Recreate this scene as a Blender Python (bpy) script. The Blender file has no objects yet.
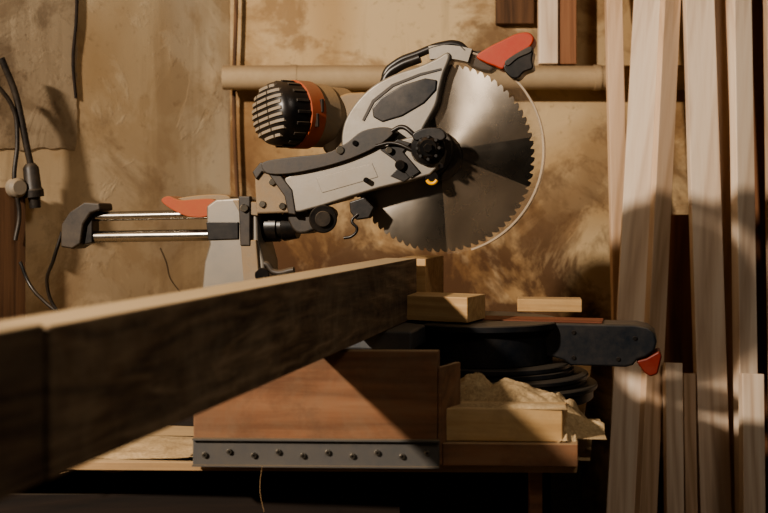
import bpy, math, random
from mathutils import Vector, Matrix, noise
random.seed(4)
EYE=1.12; F=1067.0; YC=-1.6
TH=math.radians(13.7); C=math.cos(TH); S=math.sin(TH)
def W(u,v,D): return Vector(((u-384)*D/F, YC+D, EYE+(216-v)*D/F))

# ---------------------------------------------------------------- materials
def srgb(c):
    return tuple(((x/255)/12.92 if x/255<=0.04045 else (((x/255)+0.055)/1.055)**2.4) for x in c)+(1,)
class M:
    def __init__(s,name):
        s.m=bpy.data.materials.new(name); s.m.use_nodes=True
        s.t=s.m.node_tree; s.n=s.t.nodes; s.l=s.t.links
        s.b=s.n['Principled BSDF']; s.tc=s.n.new('ShaderNodeTexCoord')
    def noise(s,scale,detail=6,sc=(1,1,1),rough=.6,dist=0,coord='Object',loc=(0,0,0)):
        mp=s.n.new('ShaderNodeMapping'); mp.inputs['Scale'].default_value=sc; mp.inputs['Location'].default_value=loc
        s.l.new(s.tc.outputs[coord],mp.inputs[0])
        t=s.n.new('ShaderNodeTexNoise'); t.inputs['Scale'].default_value=scale; t.inputs['Detail'].default_value=detail
        t.inputs['Roughness'].default_value=rough; t.inputs['Distortion'].default_value=dist
        s.l.new(mp.outputs[0],t.inputs['Vector']); return t.outputs['Fac']
    def ramp(s,fac,stops):
        r=s.n.new('ShaderNodeValToRGB'); e=r.color_ramp.elements
        while len(e)<len(stops): e.new(.5)
        for i,(p,c) in enumerate(stops):
            e[i].position=p; e[i].color=c if len(c)==4 else srgb(c)
        s.l.new(fac,r.inputs[0]); return r.outputs[0]
    def mix(s,fac,a,b,mode='MIX'):
        x=s.n.new('ShaderNodeMix'); x.data_type='RGBA'; x.blend_type=mode
        if isinstance(fac,(int,float)): x.inputs[0].default_value=fac
        else: s.l.new(fac,x.inputs[0])
        for i,q in ((6,a),(7,b)):
            if isinstance(q,tuple): x.inputs[i].default_value=q if len(q)==4 else srgb(q)
            else: s.l.new(q,x.inputs[i])
        return x.outputs[2]
    def math(s,op,a,b=0.0,clamp=False):
        x=s.n.new('ShaderNodeMath'); x.operation=op; x.use_clamp=clamp
        for i,q in ((0,a),(1,b)):
            if isinstance(q,(int,float)): x.inputs[i].default_value=q
            else: s.l.new(q,x.inputs[i])
        return x.outputs[0]
    def bump(s,h,strength=.3,dist=.002):
        b=s.n.new('ShaderNodeBump'); b.inputs['Strength'].default_value=strength; b.inputs['Distance'].default_value=dist
        s.l.new(h,b.inputs['Height']); s.l.new(b.outputs[0],s.b.inputs['Normal'])
    def col(s,c):
        if isinstance(c,tuple): s.b.inputs['Base Color'].default_value=c if len(c)==4 else srgb(c)
        else: s.l.new(c,s.b.inputs['Base Color'])
    def up(s):
        g=s.n.new('ShaderNodeNewGeometry'); x=s.n.new('ShaderNodeSeparateXYZ')
        s.l.new(g.outputs['Normal'],x.inputs[0]); return x.outputs[2]
BW=lambda a:(a,a,a,1)
def dusty(name,c,rough=.5,metal=0.0,dust=.5,dc=(158,136,106),amount=.45,bump=.1):
    m=M(name)
    n=m.noise(14,8,rough=.7); n2=m.noise(90,4,rough=.8)
    f=m.math('ADD',m.math('MULTIPLY',n,.7),m.math('MULTIPLY',n2,.3))
    patch=m.ramp(f,[(.5-.25*amount,BW(0)),(.72,BW(1))])
    up=m.ramp(m.up(),[(.25,BW(0)),(.85,BW(1))])
    a=m.math('MULTIPLY',patch,dust*.75); b=m.math('MULTIPLY',up,dust)
    fac=m.math('ADD',a,b,True)
    m.col(m.mix(fac,c,dc))
    inv=m.math('SUBTRACT',1.0,fac); m.l.new(m.math('MULTIPLY',inv,metal),m.b.inputs['Metallic'])
    m.l.new(m.math('ADD',m.math('MULTIPLY',fac,.5),rough,True),m.b.inputs['Roughness'])
    m.bump(n2,bump,.001); return m.m
def wood(name,c1,c2,c3,axis=2,scale=1.0,rough=.7,dust=0.0,rings=True,grime=0,gc=(128,112,90),bs=.35):
    m=M(name); sc=[1,1,1]; sc[axis]=.05
    n=m.noise(38*scale,8,tuple(sc),.65,.6); sc2=[1,1,1]; sc2[axis]=.12
    n2=m.noise(9*scale,4,tuple(sc2),.5,1.2,loc=(3,1,2)); sc3=[1,1,1]; sc3[axis]=.02
    n3=m.noise(220*scale,3,tuple(sc3))
    wv=m.math('FRACT',m.math('MULTIPLY',n2,9.0)); wv=m.math('ABSOLUTE',m.math('SUBTRACT',wv,.5))
    f=m.math('ADD',m.math('MULTIPLY',n,.6),m.math('MULTIPLY',wv,.45 if rings else .1))
    f=m.math('ADD',f,m.math('MULTIPLY',m.math('SUBTRACT',n3,.5),.25))
    c=m.ramp(f,[(.2,c1),(.45,c2),(.75,c3)])
    if grime:
        gn=m.noise(11,8,rough=.75,dist=.6,loc=(9,2,4)); gf=m.ramp(gn,[(.42,BW(0)),(.68,BW(1))])
        c=m.mix(m.math('MULTIPLY',gf,grime),c,gc)
        gn=m.noise(17,6,rough=.75,dist=.3,loc=(1,7,4)); gf=m.ramp(gn,[(.5,BW(0)),(.7,BW(1))])
        c=m.mix(m.math('MULTIPLY',gf,grime),c,c1)
    if dust:
        up=m.ramp(m.up(),[(.5,BW(0)),(.9,BW(1))])
        c=m.mix(m.math('MULTIPLY',up,dust),c,(180,158,124))
    m.col(c); m.b.inputs['Roughness'].default_value=rough; m.bump(f,bs,.0018); return m.m

def plaster(name,base,light,dark,stain,seed,low=.8,busy=1.0):
    m=M(name)
    big=m.noise(1.6,3,dist=.6,rough=.5,loc=(seed,seed,0)); med=m.noise(3.6,7,rough=.62,dist=.8,loc=(0,seed,1)); fin=m.noise(45,5,rough=.6)
    c=m.ramp(big,[(.38,light),(.50,base),(.62,stain)])
    p1=m.ramp(med,[(.535,BW(0)),(.57,BW(1))]); c=m.mix(m.math('MULTIPLY',p1,.42*busy),c,light)
    p2=m.ramp(m.noise(5.5,8,rough=.66,dist=.5,loc=(2,seed,6)),[(.52,BW(0)),(.60,BW(1))]); c=m.mix(m.math('MULTIPLY',p2,.6*busy),c,stain)
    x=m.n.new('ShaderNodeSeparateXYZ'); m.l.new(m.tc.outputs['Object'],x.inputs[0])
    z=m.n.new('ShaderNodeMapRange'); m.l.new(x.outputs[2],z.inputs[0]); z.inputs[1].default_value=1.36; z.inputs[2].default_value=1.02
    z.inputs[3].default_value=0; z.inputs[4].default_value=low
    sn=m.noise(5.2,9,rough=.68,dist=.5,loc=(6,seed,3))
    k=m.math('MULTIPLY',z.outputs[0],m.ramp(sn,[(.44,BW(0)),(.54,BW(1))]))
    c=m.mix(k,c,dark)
    p3=m.ramp(m.noise(4.1,9,rough=.72,dist=.4,loc=(8,seed,5)),[(.54,BW(0)),(.62,BW(1))]); c=m.mix(m.math('MULTIPLY',p3,.5*busy),c,dark)
    drip=m.ramp(m.noise(10,6,(1,1,.10),.65,.3,loc=(4,seed,2)),[(.52,BW(0)),(.66,BW(1))])
    c=m.mix(m.math('MULTIPLY',drip,.38*busy),c,dark)
    sp=m.ramp(m.noise(40,5,rough=.75,loc=(5,seed,2)),[(.58,BW(0)),(.70,BW(1))])
    c=m.mix(m.math('MULTIPLY',sp,.45*busy),c,dark)
    m.col(c); m.b.inputs['Roughness'].default_value=.9
    h=m.math('ADD',m.math('MULTIPLY',p1,.18),m.math('MULTIPLY',fin,.12)); h=m.math('ADD',h,m.math('MULTIPLY',med,.5)); m.bump(h,.32,.006); return m.m

MAT={}
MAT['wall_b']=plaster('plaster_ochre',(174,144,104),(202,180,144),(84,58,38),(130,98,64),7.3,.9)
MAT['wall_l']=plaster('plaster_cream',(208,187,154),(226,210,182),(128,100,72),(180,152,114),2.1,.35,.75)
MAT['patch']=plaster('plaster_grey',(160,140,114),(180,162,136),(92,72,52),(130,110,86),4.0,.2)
MAT['whitewash']=dusty('whitewash_paint',(180,160,130),.8,0,.45,(128,102,72),.7,.4)
MAT['silver']=dusty('cast_aluminium',(128,125,120),.38,.65,.55,(138,122,98),.75)
MAT['alu_dust']=dusty('dusty_aluminium',(124,116,104),.6,.3,.85,(156,128,92),.9,.5)
MAT['black']=dusty('black_plastic',(22,21,22),.45,0,.42,(124,106,84),.5)
MAT['blackc']=dusty('black_clean_plastic',(14,14,15),.35,0,.18,(120,100,80),.3)
MAT['table']=dusty('black_cast_table',(28,35,44),.30,.3,.3,(120,106,86),.6)
MAT['orange']=dusty('orange_plastic',(160,48,26),.45,0,.32,(160,118,84),.5)
MAT['orange_d']=dusty('dusty_orange_plastic',(150,62,34),.6,0,.55,(160,122,84),.6)
MAT['grey']=dusty('grey_plastic',(126,118,106),.6,0,.6,(160,138,108),.6)
MAT['red']=dusty('red_plastic',(104,24,15),.4,0,.2,(150,110,80),.2)
MAT['yellow']=dusty('yellow_plastic',(230,170,30),.4,0,.0)
MAT['label']=dusty('label_plate',(26,28,32),.3,0,.2)
def metal(name,c,r,an=0):
    m=M(name); m.col(c); m.b.inputs['Metallic'].default_value=1
    n=m.noise(9 if an else 30,4); m.l.new(m.ramp(n,[(.3,BW(r*.85)),(.7,BW(min(1,r*1.25)))]),m.b.inputs['Roughness'])
    if an:
        m.b.inputs['Anisotropic'].default_value=an
        t=m.n.new('ShaderNodeTangent'); t.direction_type='RADIAL'; t.axis='Y'; m.l.new(t.outputs[0],m.b.inputs['Tangent'])
        d=m.ramp(m.noise(3.5,4,rough=.55,dist=1.2),[(.35,(118,112,104)),(.7,(160,152,141))]); m.col(d)
    return m.m
MAT['chrome']=metal('chromed_steel',(150,146,140),.25)
MAT['blade']=metal('brushed_blade_steel',(112,106,100),.26,.82)
MAT['steel']=dusty('worn_zinc_steel',(92,94,96),.5,.4,.65,(112,98,78),.8)
MAT['wing']=dusty('base_steel',(84,90,96),.45,.7,.4,(130,112,86),.5)
MAT['screw']=metal('screw_steel',(150,145,135),.4)
g=M('smoky_clear_guard'); g.col((140,124,106)); g.b.inputs['Roughness'].default_value=.10
g.l.new(g.ramp(g.noise(5,4,rough=.55,dist=.8),[(.35,BW(.05)),(.75,BW(.22))]),g.b.inputs['Alpha']); MAT['guard']=g.m
g=M('guard_rim_plastic'); g.col((200,184,164)); g.b.inputs['Roughness'].default_value=.25; g.b.inputs['Alpha'].default_value=.6; MAT['rim']=g.m
MAT['beam']=wood('rough_sawn_timber',(52,39,28),(108,87,65),(168,146,118),1,1.2,.85,.85,True,.5,(150,134,112),.7)
MAT['beam2']=wood('rough_sawn_timber_dark',(40,29,20),(84,65,47),(130,108,82),1,1.2,.85,.7,True,.5,(120,106,86),.7)
MAT['panel']=wood('reddish_plywood',(98,68,48),(138,98,70),(162,126,96),0,.7,.7,.5,True,.5)
MAT['ply']=wood('dusty_plywood',(140,112,78),(172,142,106),(192,166,128),0,.6,.85,.6,True,.3)
MAT['pine']=wood('fresh_pine',(166,130,86),(192,158,112),(210,182,140),0,1,.65,.3,True,.3)
MAT['darkwood']=wood('dark_old_wood',(18,12,8),(34,23,15),(50,36,24),0,.7,.85,.1)
MAT['redwood']=wood('reddish_board',(90,48,30),(130,76,50),(156,98,68),0,.8,.7)
MAT['pl1']=wood('planed_plank_pale',(200,174,150),(226,206,184),(240,226,208),2,.7,.6)
MAT['pl2']=wood('planed_plank_tan',(184,152,122),(212,184,156),(228,206,182),2,.7,.6)
MAT['pl3']=wood('planed_plank_brown',(110,72,50),(142,100,72),(166,124,92),2,.7,.7)
MAT['post']=wood('old_post_wood',(66,46,30),(98,70,48),(124,92,66),2,.8,.8)
m=M('sawdust'); n=m.noise(260,5,rough=.8); n2=m.noise(30,5); f=m.math('ADD',m.math('MULTIPLY',n,.6),m.math('MULTIPLY',n2,.4)); m.col(m.ramp(f,[(.35,(138,116,86)),(.5,(182,158,122)),(.65,(208,186,150))])); m.b.inputs['Roughness'].default_value=1; m.bump(n,.6,.0015); MAT['dust']=m.m
m=M('concrete_floor'); n=m.noise(8,8,rough=.7); m.col(m.ramp(n,[(.3,(50,42,34)),(.7,(92,78,62))])); m.b.inputs['Roughness'].default_value=.95; m.bump(n,.4,.01); MAT['floor']=m.m

# ---------------------------------------------------------------- mesh helpers
def link(o,parent=None):
    bpy.context.scene.collection.objects.link(o)
    if parent: o.parent=parent
    return o
def mesh(name,vs,fs,mat,parent=None,smooth=False):
    me=bpy.data.meshes.new(name); me.from_pydata([tuple(v) for v in vs],[],fs); me.validate(); me.update()
    me.materials.append(MAT[mat])
    if smooth:
        for p in me.polygons: p.use_smooth=True
    import bmesh
    bm=bmesh.new(); bm.from_mesh(me); bmesh.ops.recalc_face_normals(bm,faces=bm.faces); bm.to_mesh(me); bm.free()
    return link(bpy.data.objects.new(name,me),parent)
def bev(o,w,seg=3):
    b=o.modifiers.new('bevel','BEVEL'); b.width=w; b.segments=seg; b.limit_method='ANGLE'; b.angle_limit=math.radians(40)
    b.harden_normals=True
    for p in o.data.polygons: p.use_smooth=True
    return o
def sm(pts,n=5):
    out=[]; N=len(pts)
    for i in range(N):
        p0,p1,p2,p3=[Vector(pts[(i+k)%N]) for k in (-1,0,1,2)]
        for j in range(n):
            t=j/n
            out.append(tuple(.5*((2*p1)+(p2-p0)*t+(2*p0-5*p1+4*p2-p3)*t*t+(3*p1-p0-3*p2+p3)*t**3)))
    return out
def prism_m(name,pts,y0,y1,mat,parent,w=.002):
    n=len(pts)
    vs=[(x,y0,z) for x,z in pts]+[(x,y1,z) for x,z in pts]
    fs=[list(range(n)),list(range(n,2*n))]+[[i,(i+1)%n,n+(i+1)%n,n+i] for i in range(n)]
    o=mesh(name,vs,fs,mat,parent)
    if w: bev(o,w)
    return o
def box(name,lo,hi,mat,parent=None,w=.001):
    x0,y0,z0=lo; x1,y1,z1=hi
    return prism_m(name,[(x0,z0),(x1,z0),(x1,z1),(x0,z1)],y0,y1,mat,parent,w)
def lathe(name,p0,p1,prof,mat,parent=None,seg=48):
    p0=Vector(p0);p1=Vector(p1);d=p1-p0;L=d.length;d.normalize()
    a=d.orthogonal().normalized(); b=d.cross(a); vs=[];fs=[]
    for t,r in prof:
        c=p0+d*(t*L)
        for i in range(seg):
            q=2*math.pi*i/seg; vs.append(c+a*(r*math.cos(q))+b*(r*math.sin(q)))
    m_=len(prof)
    for k in range(m_-1):
        for i in range(seg):
            j=(i+1)%seg; fs.append([k*seg+i,k*seg+j,(k+1)*seg+j,(k+1)*seg+i])
    fs.append(list(range(seg))); fs.append(list(range((m_-1)*seg,m_*seg)))
    o=mesh(name,vs,fs,mat,parent)
    for p in o.data.polygons: p.use_smooth=len(p.vertices)==4
    e=o.modifiers.new('es','EDGE_SPLIT'); e.split_angle=math.radians(35)
    return o
def cyl(name,p0,p1,r,mat,parent=None,seg=36):
    L=(Vector(p1)-Vector(p0)).length; c=min(r*.12,L*.2,.0015); k=c/L
    return lathe(name,p0,p1,[(0,r-c),(k,r),(1-k,r),(1,r-c)],mat,parent,seg)
def tube(name,pts,r,mat,parent=None,closed=False,res=12):
    cu=bpy.data.curves.new(name,'CURVE'); cu.dimensions='3D'; cu.bevel_depth=r; cu.bevel_resolution=4; cu.use_fill_caps=True
    sp=cu.splines.new('BEZIER'); sp.bezier_points.add(len(pts)-1); sp.use_cyclic_u=closed; sp.resolution_u=res
    for b,p in zip(sp.bezier_points,pts): b.co=p; b.handle_left_type=b.handle_right_type='AUTO'
    cu.materials.append(MAT[mat]); return link(bpy.data.objects.new(name,cu),parent)
def empty(name,loc=(0,0,0),rot=0):
    e=bpy.data.objects.new(name,None); e.empty_display_size=.05; link(e); e.location=loc; e.rotation_euler=(0,0,rot); return e

# ---------------------------------------------------------------- room
back_y=.75
def slab(name,pts2d,z0,z1,mat):
    n=len(pts2d); vs=[(x,y,z0) for x,y in pts2d]+[(x,y,z1) for x,y in pts2d]
    fs=[list(range(n)),list(range(n,2*n))]+[[i,(i+1)%n,n+(i+1)%n,n+i] for i in range(n)]
    return mesh(name,vs,fs,mat)
slab('floor',[(-2.6,-3.2),(2.4,-3.2),(2.4,.9),(-2.6,.9)],-.05,0,'floor')
wall_back=slab('wall_back',[(-.339,back_y),(2.2,back_y),(2.2,back_y+.12),(-.45,back_y+.12)],0,2.7,'wall_b')
cx,cy=-.339,back_y; lx,ly=cx-.363*5.2,cy-.40*5.2
wall_left=slab('wall_left',[(cx,cy),(lx,ly),(lx-.09,ly+.08),(cx-.11,cy+.12)],0,2.7,'wall_l')
def LW(u,v,off=0.0):
    k=(u-384)/F; t=(-.339-2.35*k)/(.363-.4*k); D=2.35-.4*t
    p=W(u,v,D); return p+Vector((.741,-.672,0))*off
edge=[]
v=-60
while v<150:
    edge.append((76+4*noise.noise(Vector((v*.05,1,0)))+2*noise.noise(Vector((v*.25,5,0))),v)); v+=5
u=74
while u>-60:
    edge.append((u,149+5*noise.noise(Vector((u*.06,2,0)))+2*noise.noise(Vector((u*.3,4,0))))); u-=5
pp=[(-60,-60)]+edge
fr=[LW(u,v,.0022) for u,v in pp]; bk=[LW(u,v,.0) for u,v in pp]; n=len(pp)
o=mesh('plaster_patch',fr+bk,[list(range(n)),list(range(n,2*n))]+[[i,(i+1)%n,n+(i+1)%n,n+i] for i in range(n)],'patch'); o.parent=wall_left
tube('crack_lath',[LW(76,-60,.002),LW(75,20,.004),LW(72,60,.003),LW(75,98,.002)],.0032,'darkwood',wall_left)
tube('crack_1',[LW(160,248,.0),LW(166,262,.0),LW(170,278,.0),LW(180,292,.0)],.0008,'darkwood',wall_left,res=4)
pz=EYE+139*2.28/F; pipe=empty('wall_pipe',(0,.69,pz))
lathe('pipe_run',(-.345,0,0),(1.7,0,0),[(0,.026),(.12,.0265),(.3,.0255),(.6,.0265),(1,.026)],'whitewash',pipe)
for i,x in enumerate((-.20,.45,1.2)):
    lathe(f'bracket_{i+1}',(x,0,0),(x+.014,0,0),[(0,.0275),(1,.0275)],'whitewash',pipe)
    box(f'bracket_arm_{i+1}',(x,.0,-.01),(x+.014,.060,.01),'whitewash',pipe)
tube('corner_conduit',[(-.325,.728,2.6),(-.322,.725,1.6),(-.327,.725,1.36),(-.318,.728,1.1),(-.322,.728,.7)],.0045,'post')
def stick(name,x0,x1,y0,y1,z0,z1,mat,w=.002): return box(name,(x0,y0,z0),(x1,y1,z1),mat,None,w)
stick('wooden_batten',.331,.371,.672,.70,pz+.0275,2.2,'pl1')
stick('wooden_batten.001',.374,.412,.68,.71,pz+.0275,2.1,'pl3')
stick('wall_board',.245,.328,.725,.748,EYE+192*2.33/F,2.2,'post')
post=slab('old_post',[tuple(LW(-40,0,.002))[:2],tuple(LW(17,0,.002))[:2],tuple(LW(17,0,.03))[:2],tuple(LW(-40,0,.03))[:2]],.0,EYE+(216-188)*1.95/F,'post')
hose=empty('hanging_cable',LW(8,90,.03)); hl=hose.location
def H(u,v,o=.04): return LW(u,v,o)-hl
tube('cord',[H(-10,60),H(4,95),H(10,120),H(16,150),H(20,168)],.006,'black',hose)
tube('cord_b',[H(-20,80),H(2,110),H(6,140),H(3,180),H(8,215),H(4,240)],.004,'black',hose)
lathe('plug',H(19,164),H(24,208),[(0,.008),(.1,.014),(.55,.015),(.6,.018),(.75,.018),(.76,.011),(1,.010)],'black',hose)
lathe('hook_disc',H(6,188,.03),H(6,188,.05),[(0,.018),(.7,.018),(1,.013)],'grey',hose)

# ---------------------------------------------------------------- mitre saw
saw=empty('miter_saw',(.084,0,1.216),-TH)
def E(u,v,off=0.0):
    k=(u-384)/F; s=(k*(1.6+off*C)-.084-off*S)/(C+k*S); D=1.6+off*C-s*S
    return Vector((s,off,EYE+(216-v)*D/F-1.216))
def P(name,pts,y0,y1,mat,w=.002,smooth=0):
    q=[(E(u,v,y0).x,E(u,v,y0).z) for u,v in pts]
    if smooth: q=sm(q,smooth)
    return prism_m(name,q,y0,y1,mat,saw,w)
R=.1415; NT=72; vs=[];fs=[]; pr=[]; BZ=-.009
for i in range(NT):
    a=2*math.pi*i/NT; d=2*math.pi/NT
    for fa,fr_ in ((0,.963),(.08,.96),(.2,.970),(.4,.987),(.6,.997),(.9,1.0),(.96,.98)):
        pr.append((a+d*fa,R*fr_))
n=len(pr)
for y in (-.0013,.0013):
    vs+= [(r*math.cos(a),y,r*math.sin(a)) for a,r in pr]
    vs+= [(.012*math.cos(a),y,.012*math.sin(a)) for a,r in pr]
for i in range(n):
    j=(i+1)%n
    fs+=[[i,j,n+j,n+i],[2*n+i,2*n+j,3*n+j,3*n+i],[i,j,2*n+j,2*n+i]]
bl=mesh('blade',vs,fs,'blade',saw); bl.location=(0,0,BZ)
cyl('blade_flange',(0,-.008,BZ),(0,.008,BZ),.034,'black',saw)
GX=.002
def sector(name,a0,a1,r0,r1,y0,y1,mat,seg=60,cx=GX,cz=0):
    pts=[(cx+r1*math.cos(math.radians(a0+(a1-a0)*i/seg)),cz+r1*math.sin(math.radians(a0+(a1-a0)*i/seg))) for i in range(seg+1)]
    pts+=[(cx+r0*math.cos(math.radians(a1-(a1-a0)*i/seg)),cz+r0*math.sin(math.radians(a1-(a1-a0)*i/seg))) for i in range(seg+1)]
    k=len(pts); vs=[(x,y0,z) for x,z in pts]+[(x,y1,z) for x,z in pts]; h=seg+1
    fs=[]
    for i in range(seg):
        A,B,Cc,Dd=i,i+1,k-2-i,k-1-i
        fs+=[[A,B,Cc,Dd],[k+A,k+B,k+Cc,k+Dd],[A,B,k+B,k+A],[Cc,Dd,k+Dd,k+Cc]]
    fs+=[[0,k-1,2*k-1,k],[seg,h,k+h,k+seg]]
    return mesh(name,vs,fs,mat,saw)
sector('guard_plate',8,98,.02,.153,-.0125,-.0105,'guard')
sector('guard_plate_lower',-86,-22,.03,.153,-.0105,-.0095,'guard')
sector('guard_rim',-72,98,.1515,.1545,-.0125,.0125,'rim')
sector('guard_rear_plate',-60,98,.06,.153,.0105,.0125,'guard')
P('upper_housing',[(341,142),(344,122),(355,103),(372,86),(394,74),(418,66),(436,58),(447,52),(450,58),(444,74),(440,90),(436,106),(424,128),(415,146),(380,160),(346,156)],-.022,.022,'silver',.004,4)
P('housing_label',[(372,108),(380,98),(402,85),(425,78),(437,80),(436,90),(424,103),(402,116),(382,122),(373,117)],-.0245,-.020,'label',.002)
P('housing_seam',[(362,120),(372,100),(392,84),(420,73),(441,68),(441,70),(420,75.5),(393,86.5),(374,102),(364,121)],-.0235,-.020,'black',.0)
sector('housing_top_band',72,96,.138,.158,-.016,.018,'silver',16)
tube('carry_handle',[E(386,84,-.01),E(386,74,-.01),E(397,63,-.01),E(418,54,-.01),E(440,46,-.01),E(458,45,-.01),E(466,51,-.01)],.0062,'blackc',saw)
tube('carry_handle_root',[E(384,84,-.01),E(388,75,-.01),E(400,66,-.01),E(420,58,-.01)],.0075,'blackc',saw)
P('handle_grip',[(476,56),(488,47),(502,40),(516,33.5),(528,32),(534,38),(530,47),(518,54),(509,61),(503,69),(494,66),(484,62)],-.02,.02,'orange',.009,4)
P('handle_trigger',[(503,66),(514,58),(526,52),(533,50),(532,60),(533,68),(524,72),(518,78),(510,77)],-.024,.012,'blackc',.005,3)
P('handle_trigger_lever',[(505,61),(520,51),(531,46),(531,52),(518,58),(508,66)],-.026,.0,'black',.003,3)
P('handle_stem',[(462,55),(480,50),(497,60),(490,72),(470,66)],-.006,.018,'black',.004,3)
P('arm',[(284,178),(300,170),(330,163),(360,155),(390,142),(414,136),(436,138),(444,150),(441,164),(430,175),(405,182),(380,188),(350,197),(322,206),(300,212),(287,213)],-.048,-.022,'silver',.003)
P('arm_inner',[(284,176),(345,158),(345,198),(290,213)],-.024,.035,'alu_dust',.003)
P('arm_cover',[(263,162),(290,157),(325,153),(346,143),(362,131),(384,127),(394,132),(378,146),(350,159),(320,168),(288,174),(266,173)],-.056,-.02,'black',.006,4)
P('arm_bracket',[(380,150),(398,139),(411,143),(403,152),(420,172),(410,178),(394,160)],-.052,-.046,'blackc',.001)
P('arm_vent',[(398,168),(412,176),(404,182),(390,176)],-.0495,-.047,'blackc',.001)
P('arm_plate',[(316,178),(372,163),(378,177),(322,193)],-.0488,-.047,'silver',.0006)
P('pivot_housing',[(254,176),(262,166),(274,172),(284,182),(290,196),(291,213),(256,214)],-.045,.04,'alu_dust',.004)
for i,(u,v) in enumerate(((272,182),(262,204),(282,206))):
    cyl(f'pivot_bolt_{i+1}',E(u,v,-.05),E(u,v,-.04),.005,'screw',saw)
P('pivot_fork',[(252,172),(260,162),(272,164),(292,190),(296,215),(288,214),(284,196),(268,174),(262,172),(256,180)],-.05,-.043,'black',.002)
a=E(252,227,0); b=E(298,227,0)
lathe('slider_housing',a,b,[(0,.02),(.05,.023),(.6,.023),(.62,.02),(.7,.02),(.72,.022),(1,.018)],'blackc',saw)
cyl('pivot_knob',E(323,219,-.05),E(323,219,.0),.021,'blackc',saw)
cyl('pivot_knob_cap',E(323,219,-.055),E(323,219,-.05),.012,'black',saw)
P('lower_link',[(288,209),(318,205),(330,214),(318,228),(300,234),(290,226)],-.03,.02,'black',.004,3)
P('stop_bracket',[(349,202),(364,197),(374,208),(369,218),(356,220),(350,212)],-.04,-.024,'blackc',.002)
tube('hook_wire',[E(358,214,-.04),E(352,221,-.042),E(357,229,-.042),E(352,236,-.042),E(344,238,-.042)],.0022,'blackc',saw)
c=(428,148)
lathe('arbor_knob',E(*c,-.08),E(*c,-.03),[(0,.012),(.1,.016),(.4,.017),(.42,.024),(.7,.026),(.72,.022),(1,.022)],'blackc',saw)
for i in range(8):
    q=math.radians(45*i); o=E(*c,-.08)+Vector((math.cos(q)*.016,0,math.sin(q)*.016))
    cyl(f'knob_rib_{i}',o,o+Vector((0,.02,0)),.0025,'blackc',saw,12)
cyl('knob_bolt',E(*c,-.086),E(*c,-.079),.007,'blackc',saw,6)
for i,(u,v,r) in enumerate(((400,165,.0075),(389,150,.005),(366,180,.004),(416,158,.004),(441,166,.004),(432,136,.004),(355,143,.004),(340,150,.006))):
    cyl(f'bolt_{i+1}',E(u,v,-.06),E(u,v,-.045),r,'blackc' if i%2==0 else 'screw',saw,16)
cyl('lock_boss',E(432,178,-.045),E(432,178,-.02),.010,'blackc',saw)
tube('yellow_ring',[E(432,178,-.046)+Vector((.008*math.cos(q),0,.008*math.sin(q))) for q in (3.5,4.1,4.7,5.3,5.9)],.0028,'yellow',saw)
tube('guard_link',[E(392,131,-.058),E(402,127,-.058),E(412,133,-.06),E(420,142,-.06)],.0035,'blackc',saw)
tube('guard_link_b',[E(376,146,-.058),E(392,143,-.058),E(408,148,-.06),E(422,157,-.06)],.0026,'blackc',saw)
P('guard_lever',[(412,134),(424,128),(440,128),(446,136),(440,141),(425,138),(416,141)],-.066,-.058,'blackc',.002,3)
P('guard_hub',[(436,128),(450,138),(452,156),(444,170),(434,174),(430,150)],-.022,-.013,'black',.002,3)
# motor
m0=E(264,113,-.075); m1=E(345,117,.05)
d_=m1-m0; Lm=d_.length
prof=[(0,.0),(.022,.004),(.034,.022),(.042,.055),(.0465,.10),(.0485,.16)]
lathe('motor_cap',m0,m1,[(t,r) for r,t in prof]+[(.33,.049),(.335,.045)],'blackc',saw)
lathe('motor_band',m0,m1,[(.33,.050),(.335,.052),(.50,.052),(.505,.047)],'orange_d',saw)
lathe('motor_body',m0,m1,[(.50,.046),(.52,.049),(.7,.049),(.71,.046),(.95,.045),(1,.036)],'alu_dust',saw)
P('gear_housing',[(322,150),(330,106),(340,95),(356,92),(372,96),(376,130),(352,156)],-.005,.06,'alu_dust',.006,3)
ax=d_.normalized(); side=ax.cross(Vector((0,0,1))).normalized(); upv=side.cross(ax)
def obox(name,c,hx,hy,hz,X,Y,Z,mat,parent,w=.0008):
    vs=[c+X*(sx*hx)+Y*(sy*hy)+Z*(sz*hz) for sx in(-1,1) for sy in(-1,1) for sz in(-1,1)]
    fs=[[0,1,3,2],[4,5,7,6],[0,1,5,4],[2,3,7,6],[0,2,6,4],[1,3,7,5]]
    return bev(mesh(name,vs,fs,mat,parent),w,2)
def cap_depth(r):
    for (r0,t0),(r1,t1) in zip(prof,prof[1:]):
        if r<=r1: return (t0+(t1-t0)*(r-r0)/(r1-r0))*Lm
    return .2*Lm
tl=math.radians(10); s2=side*math.cos(tl)+upv*math.sin(tl); u2=upv*math.cos(tl)-side*math.sin(tl)
k=0
for r in range(9):
    z=(r-4)*.0094
    for x0,x1 in ((-.040,-.0165),(-.0135,.0105),(.0135,.038)):
        lim=math.sqrt(max(0,.0435**2-z*z)); a0=max(x0,-lim); a1=min(x1,lim)
        if a1-a0<.006: continue
        N=6; vv=[]; ff=[]
        for i in range(N+1):
            x=a0+(a1-a0)*i/N
            for dz,dd in ((-.0026,.003),(-.0022,-.0022),(.0022,-.0022),(.0026,.003)):
                vv.append(m0+s2*x+u2*(z+dz)+ax*(cap_depth(math.hypot(x,z))+dd))
        for i in range(N):
            for q in range(4):
                ff.append([i*4+q,i*4+(q+1)%4,(i+1)*4+(q+1)%4,(i+1)*4+q])
        ff+= [[0,1,2,3],[N*4,N*4+1,N*4+2,N*4+3]]
        k+=1; mesh(f'vent_slat_{k}',vv,ff,'grey',saw)
for i in range(18):
    q=2*math.pi*i/18; d=side*math.cos(q)+upv*math.sin(q); t=ax.cross(d)
    obox(f'cap_rib_{i}',m0+ax*(Lm*.245)+d*.048,.0024,.003,.011,t,d,ax,'black',saw)
q=-side if (-side).y<0 else side
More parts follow.
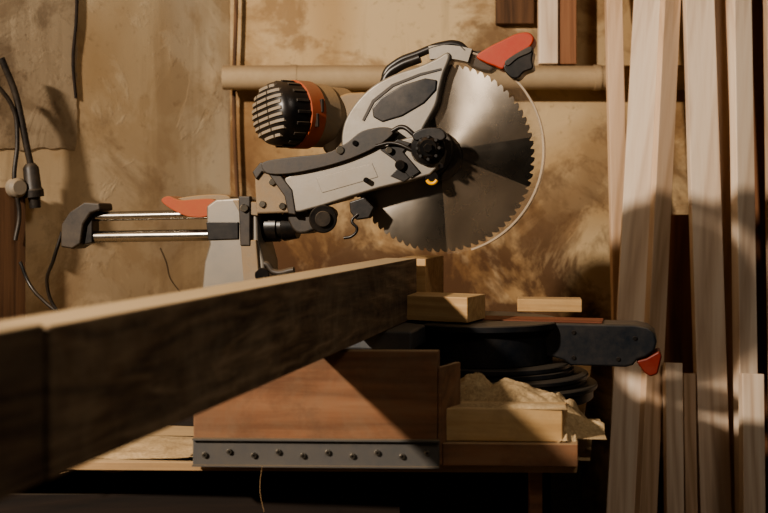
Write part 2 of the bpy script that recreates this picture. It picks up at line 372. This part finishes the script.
for i in range(2):
    obox(f'band_clip_{i}',m0+ax*(Lm*(.39+.06*i))+q*.051+upv*(-.012+.022*i),.002,.010,.003,ax,upv,q,'black',saw)
# rails
for i,(v0,v1,r) in enumerate(((217,213,.0075),(237,234,.0095))):
    cyl(f'slide_rail_{i+1}',E(78,v0,0),E(262,v1,0),r,'chrome',saw)
P('rail_end_bracket',[(60,247),(61,224),(69,212),(84,202),(99,203),(100,210),(90,213),(83,224),(80,244),(72,249)],-.022,.022,'black',.003)
P('rail_end_web',[(78,212),(92,210),(92,243),(78,246)],-.012,.012,'blackc',.002)
P('rail_support',[(206,226),(206,206),(216,199),(248,197),(257,203),(258,240),(264,262),(266,318),(199,318),(204,262),(209,244)],-.036,.03,'silver',.004)
P('support_label',[(206,222),(238,222),(238,239),(208,240)],-.039,-.034,'blackc',.001)
P('support_collar',[(232,200),(257,202),(258,216),(240,214)],-.041,-.03,'alu_dust',.002)
P('support_rib',[(240,240),(256,240),(260,290),(244,290)],-.042,-.034,'alu_dust',.002)
P('support_clamp',[(238,196),(250,196),(250,246),(240,246)],-.044,-.034,'black',.002)
cyl('support_knob',E(244,208,-.05),E(244,208,-.04),.006,'screw',saw)
P('orange_lock_lever',[(161,201),(168,196),(180,200),(196,199),(212,199),(217,205),(208,216),(190,217),(174,211)],-.032,.008,'orange_d',.004,4)
P('lever_dust_cap',[(172,200),(200,195),(226,195),(228,201),(200,203)],-.02,.02,'alu_dust',.003,3)
tube('bevel_lever',[E(256,265,-.03),E(266,264,-.03),E(274,272,-.03),E(294,270,-.03)],.005,'black',saw)
cyl('bevel_boss',E(262,275,-.04),E(262,275,-.01),.011,'blackc',saw)
tube('power_cord',[E(62,232,.0),E(54,258,.0),E(47,285,.02),E(58,312,.03),E(72,322,.03),E(90,330,.03)],.003,'blackc',saw)
tube('power_cord_b',[E(20,262,.05),E(30,285,.05),E(45,302,.04),E(66,318,.03)],.003,'blackc',saw)

# base & table
ZT=-.248; ZB=-.36
box('base_rear',(-.42,-.05,-.33),(-.02,.05,-.262),'table',saw,.006)
box('base_wing',(-.10,-.20,-.275),(.0,.24,ZT),'wing',saw,.004)
box('base_wing_skirt',(-.095,-.19,ZB),(-.012,.23,-.275),'table',saw,.004)
for i,(z1,z0,r,x) in enumerate(((ZT,-.258,.124,.055),(-.258,-.308,.112,.055),(-.308,-.316,.124,.07),(-.316,-.324,.118,.08),(-.324,-.331,.134,.085),(-.331,-.338,.128,.088),(-.338,-.345,.142,.09),(-.345,ZB,.136,.09))):
    cyl(f'turntable_{i+1}',(x,0,z0),(x,0,z1),r,'table',saw,72)
prism_m('table_arm',[(.05,-.249),(.285,-.249),(.302,-.252),(.312,-.260),(.315,-.272),(.312,-.285),(.300,-.294),(.288,-.298),(.282,-.306),(.272,-.309),(.195,-.309),(.186,-.302),(.17,-.298),(.05,-.298)],-.034,.034,'table',saw,.004)
for i,(x,z) in enumerate(((.20,-.262),(.20,-.298),(.262,-.298),(.285,-.268))):
    cyl(f'arm_screw_{i+1}',(x,-.036,z),(x,-.032,z),.003,'blackc',saw,12)
box('kerf_insert',(.0,-.03,ZT-.001),(.24,.03,ZT+.0015),'redwood',saw,.001)
prism_m('detent_lever',[(.286,-.30),(.30,-.296),(.318,-.285),(.322,-.292),(.316,-.318),(.306,-.322),(.297,-.316)],-.03,.02,'red',saw,.003)
box('fence',(-.094,-.18,ZT),(-.084,.22,-.175),'silver',saw,.003)

# ---------------------------------------------------------------- timber being cut
tb=empty('timber_beam',(.05,0,.968),-TH)
box('beam_body',(-.048,-1.018,.0005),(0,-.004,.089),'beam',tb,.0015)
box('beam_tail',(-.051,-1.16,.0000),(-.002,-1.0205,.0905),'beam2',tb,.002)
to=empty('timber_offcut',(.084,0,.968),-TH)
box('offcut_body',(-.074,.012,.0015),(-.024,.16,.087),'pine',to,.0015)
def block(name,x,y,z,lx_,ly_,lz,rot,mat,w=.0015):
    o=box(name,(-lx_/2,-ly_/2,0),(lx_/2,ly_/2,lz),mat,None,w); o.location=(x,y,z); o.rotation_euler=(0,0,math.radians(rot)); return o
block('wood_block',.082,-.05,.970,.112,.075,.036,-25,'pine')
block('wood_block.001',.262,.09,.970,.10,.05,.020,-8,'pine')

# ---------------------------------------------------------------- workbench
wb=empty('workbench',(0,0,0))
def wslab(name,pts2d,z0,z1,mat,w=.001):
    o=slab(name,pts2d,z0,z1,mat); o.parent=wb
    if w: bev(o,w,2)
    return o
wslab('top',[(-.88,-.33),(.225,-.355),(.43,.6),(-.38,.6)],.820,.83,'ply')
wslab('saw_riser',[(-.45,-.10),(.18,-.20),(.30,.28),(-.30,.33)],.83,.855,'darkwood')
wslab('infeed_panel',[(-.223,-.352),(.062,-.362),(.066,-.345),(-.223,-.335)],.858,.963,'panel',.0015)
wslab('infeed_end',[(.0625,-.362),(.067,-.362),(.092,-.322),(.085,-.318)],.831,.945,'panel',.001)
wslab('infeed_cleat',[(-.22,-.334),(.062,-.344),(.07,-.315),(-.22,-.30)],.831,.858,'darkwood',.001)
wslab('metal_strip',[(-.223,-.3565),(.064,-.3665),(.064,-.3625),(-.223,-.3525)],.829,.859,'steel',.001)
wslab('metal_strip_lip',[(-.223,-.361),(.064,-.371),(.064,-.3625),(-.223,-.3525)],.8592,.861,'steel',0)
wslab('metal_strip_foot',[(-.223,-.362),(.064,-.372),(.064,-.3625),(-.223,-.3525)],.829,.8305,'steel',0)
for i in range(10):
    t=(i+.5)/10; x=-.223+.287*t; y=-.3565-.010*t
    cyl(f'strip_screw_{i}',(x,y-.003,.842+.004*(i%2)),(x,y+.002,.842+.004*(i%2)),.0032,'screw',wb,12)
    cyl(f'strip_screw_slot_{i}',(x,y-.0034,.842+.004*(i%2)),(x,y-.0028,.842+.004*(i%2)),.0014,'blackc',wb,8)
wslab('apron',[(-.86,-.23),(.20,-.26),(.202,-.24),(-.86,-.21)],.68,.819,'darkwood')
wslab('front_plate',[(.068,-.362),(.224,-.368),(.248,-.24),(.09,-.22)],.830,.856,'panel',.001)
wslab('front_block',[(.070,-.352),(.208,-.358),(.222,-.31),(.086,-.304)],.8565,.895,'pine',.0015)
wslab('scrap_block',[(.066,-.30),(.12,-.31),(.13,-.27),(.078,-.26)],.8565,.885,'panel',.001)
for i,(x,y) in enumerate(((-.78,-.18),(.17,-.20),(.36,.54),(-.34,.54))):
    wslab(f'leg_{i+1}',[(x-.03,y-.03),(x+.03,y-.03),(x+.03,y+.03),(x-.03,y+.03)],0,.82,'darkwood')
wslab('brace_strip',[(.172,-.335),(.188,-.335),(.188,-.325),(.172,-.325)],.3,.82,'panel')
wslab('lower_shelf',[(-.74,-.14),(.2,-.2),(.36,.5),(-.34,.5)],.30,.33,'darkwood')
wslab('lower_rail',[(-.80,-.30),(.02,-.292),(.02,-.272),(-.80,-.28)],.74,.78,'darkwood')
wslab('rear_panel',[(-.36,.56),(.40,.56),(.40,.58),(-.36,.58)],.0,.80,'darkwood')
sd=[0]
def mound(x,y,lx_,ly_,z,h,rot,seed,nx=100,ny=64,par=wb):
    vs=[];fs=[]
    for j in range(ny+1):
        for i in range(nx+1):
            u=i/nx*2-1; v=j/ny*2-1
            p=Vector((u*2+seed,v*2,seed)); e=noise.noise(p*1.2)*.3
            r=max(0,1-(u*u+v*v)*(1+e)**2)
            q=noise.noise(p)*.30+noise.noise(p*3)*.08+noise.noise(p*14)*.02
            vs.append((lx_/2*u,ly_/2*v,h*(r**1.1)*(1+q) if r>0 else -.0005))
    for j in range(ny):
        for i in range(nx):
            a=j*(nx+1)+i; fs.append([a,a+1,a+nx+2,a+nx+1])
    sd[0]+=1
    o=mesh(f'sawdust_{sd[0]}',vs,fs,'dust',par,True); o.location=(x,y,z); o.rotation_euler=(0,0,math.radians(rot)); return o
mound(.168,-.262,.21,.13,.8565,.054,-8,1.3)
mound(.108,-.250,.13,.11,.8565,.066,-8,3.3)
mound(.220,-.21,.10,.24,.8305,.056,-12,5.3)
mound(.215,-.325,.03,.07,.8562,.020,-8,6.1)
mound(-.42,-.25,.5,.14,.8305,.006,-5,7.3)
mound(.15,-.335,.13,.04,.8952,.003,-5,8.3)
st=empty('cobweb_strands')
def strand(i,pts,r=.0004): tube(f'strand_{i}',[W(*p) for p in pts],r,'ply',st)
strand(1,[(262,466,1.225),(260,490,1.225),(264,512,1.225)],.0003)
strand(2,[(60,474,1.262),(85,468,1.262),(115,472,1.262),(150,464,1.262),(188,468,1.262)],.0004)

# ---------------------------------------------------------------- planks
cnt=[0]
def plank(L0,R0,L1,R1,D0,D1,mat,th=.024,yaw=0,topv=None,top=2.1):
    A=W((L0+R0)/2,0,D0); B=W((L1+R1)/2,513,D1); d=(A-B)
    w=((R0-L0)*D0/F+(R1-L1)*D1/F)/2/math.cos(math.radians(yaw))
    lo=B-d*((B.z-.008)/d.z)
    zt=top if topv is None else EYE+(216-topv)*(D1+.05)/F
    hi=B+d*((zt-B.z)/d.z); Zx=d.normalized()
    X=Vector((math.cos(math.radians(yaw)),math.sin(math.radians(yaw)),0)); Y=Zx.cross(X).normalized(); X=Y.cross(Zx)
    L=(hi-lo).length; nm='lumber_plank' if cnt[0]==0 else f'lumber_plank.{cnt[0]:03d}'; cnt[0]+=1
    o=box(nm,(-w/2,-th/2,0),(w/2,th/2,L),mat,None,.0015)
    o.matrix_world=Matrix(((X.x,Y.x,Zx.x,lo.x),(X.y,Y.y,Zx.y,lo.y),(X.z,Y.z,Zx.z,lo.z),(0,0,0,1)))
    return o
plank(606,621,616,634,2.25,2.14,'pl2')
plank(634,660,607,634,2.19,2.00,'pl1',yaw=-10)
plank(661,678,634,655,2.18,1.99,'pl2',yaw=25)
plank(656,690,668,700,2.26,2.18,'pl3',topv=215)
plank(684,713,699,730,2.17,2.02,'pl1')
plank(712,731,724,741,2.21,2.06,'pl2',yaw=-20)
plank(730,750,738,757,2.15,2.0,'pl1',yaw=15)
plank(748,765,758,775,2.24,2.13,'pl3')
plank(764,800,772,806,2.16,2.02,'pl2')
plank(738,758,741,764,2.02,1.90,'pl1',topv=372)
plank(662,676,664,684,2.12,1.98,'pl1',topv=362)
plank(676,688,684,696,2.15,2.02,'pl2',topv=372)
plank(805,850,815,862,2.2,2.05,'pl1')
plank(855,900,866,912,2.2,2.05,'pl2')

# ---------------------------------------------------------------- light
def area(name,loc,tgt,size,e,col):
    l=bpy.data.lights.new(name,'AREA'); l.shape='DISK'; l.size=size; l.energy=e; l.color=col
    o=bpy.data.objects.new(name,l); link(o); o.location=loc
    o.rotation_euler=(Vector(tgt)-Vector(loc)).to_track_quat('-Z','Y').to_euler(); return o
area('work_lamp',(-1.75,-1.9,2.2),(.2,.2,1.35),.12,110,(1,.86,.71))
area('wall_fill_light',(.9,-1.6,2.5),(-.4,.2,1.1),.5,8,(1,.88,.74))  # unseen fill light, added to brighten the left wall
w=bpy.data.worlds.new('World'); bpy.context.scene.world=w; w.use_nodes=True
w.node_tree.nodes['Background'].inputs[0].default_value=(.9,.82,.72,1); w.node_tree.nodes['Background'].inputs[1].default_value=.026
try: bpy.context.scene.view_settings.look='AgX - Medium High Contrast'
except Exception as e: print(e)
cam=bpy.data.cameras.new('camera'); co=bpy.data.objects.new('camera',cam); link(co)
co.location=(0,YC,EYE); co.rotation_euler=(math.pi/2,0,0); cam.lens=50; cam.sensor_width=36; cam.shift_y=-40.5/768
cam.clip_start=.02; cam.dof.use_dof=True; cam.dof.focus_distance=1.58; cam.dof.aperture_fstop=6.3
bpy.context.scene.camera=co
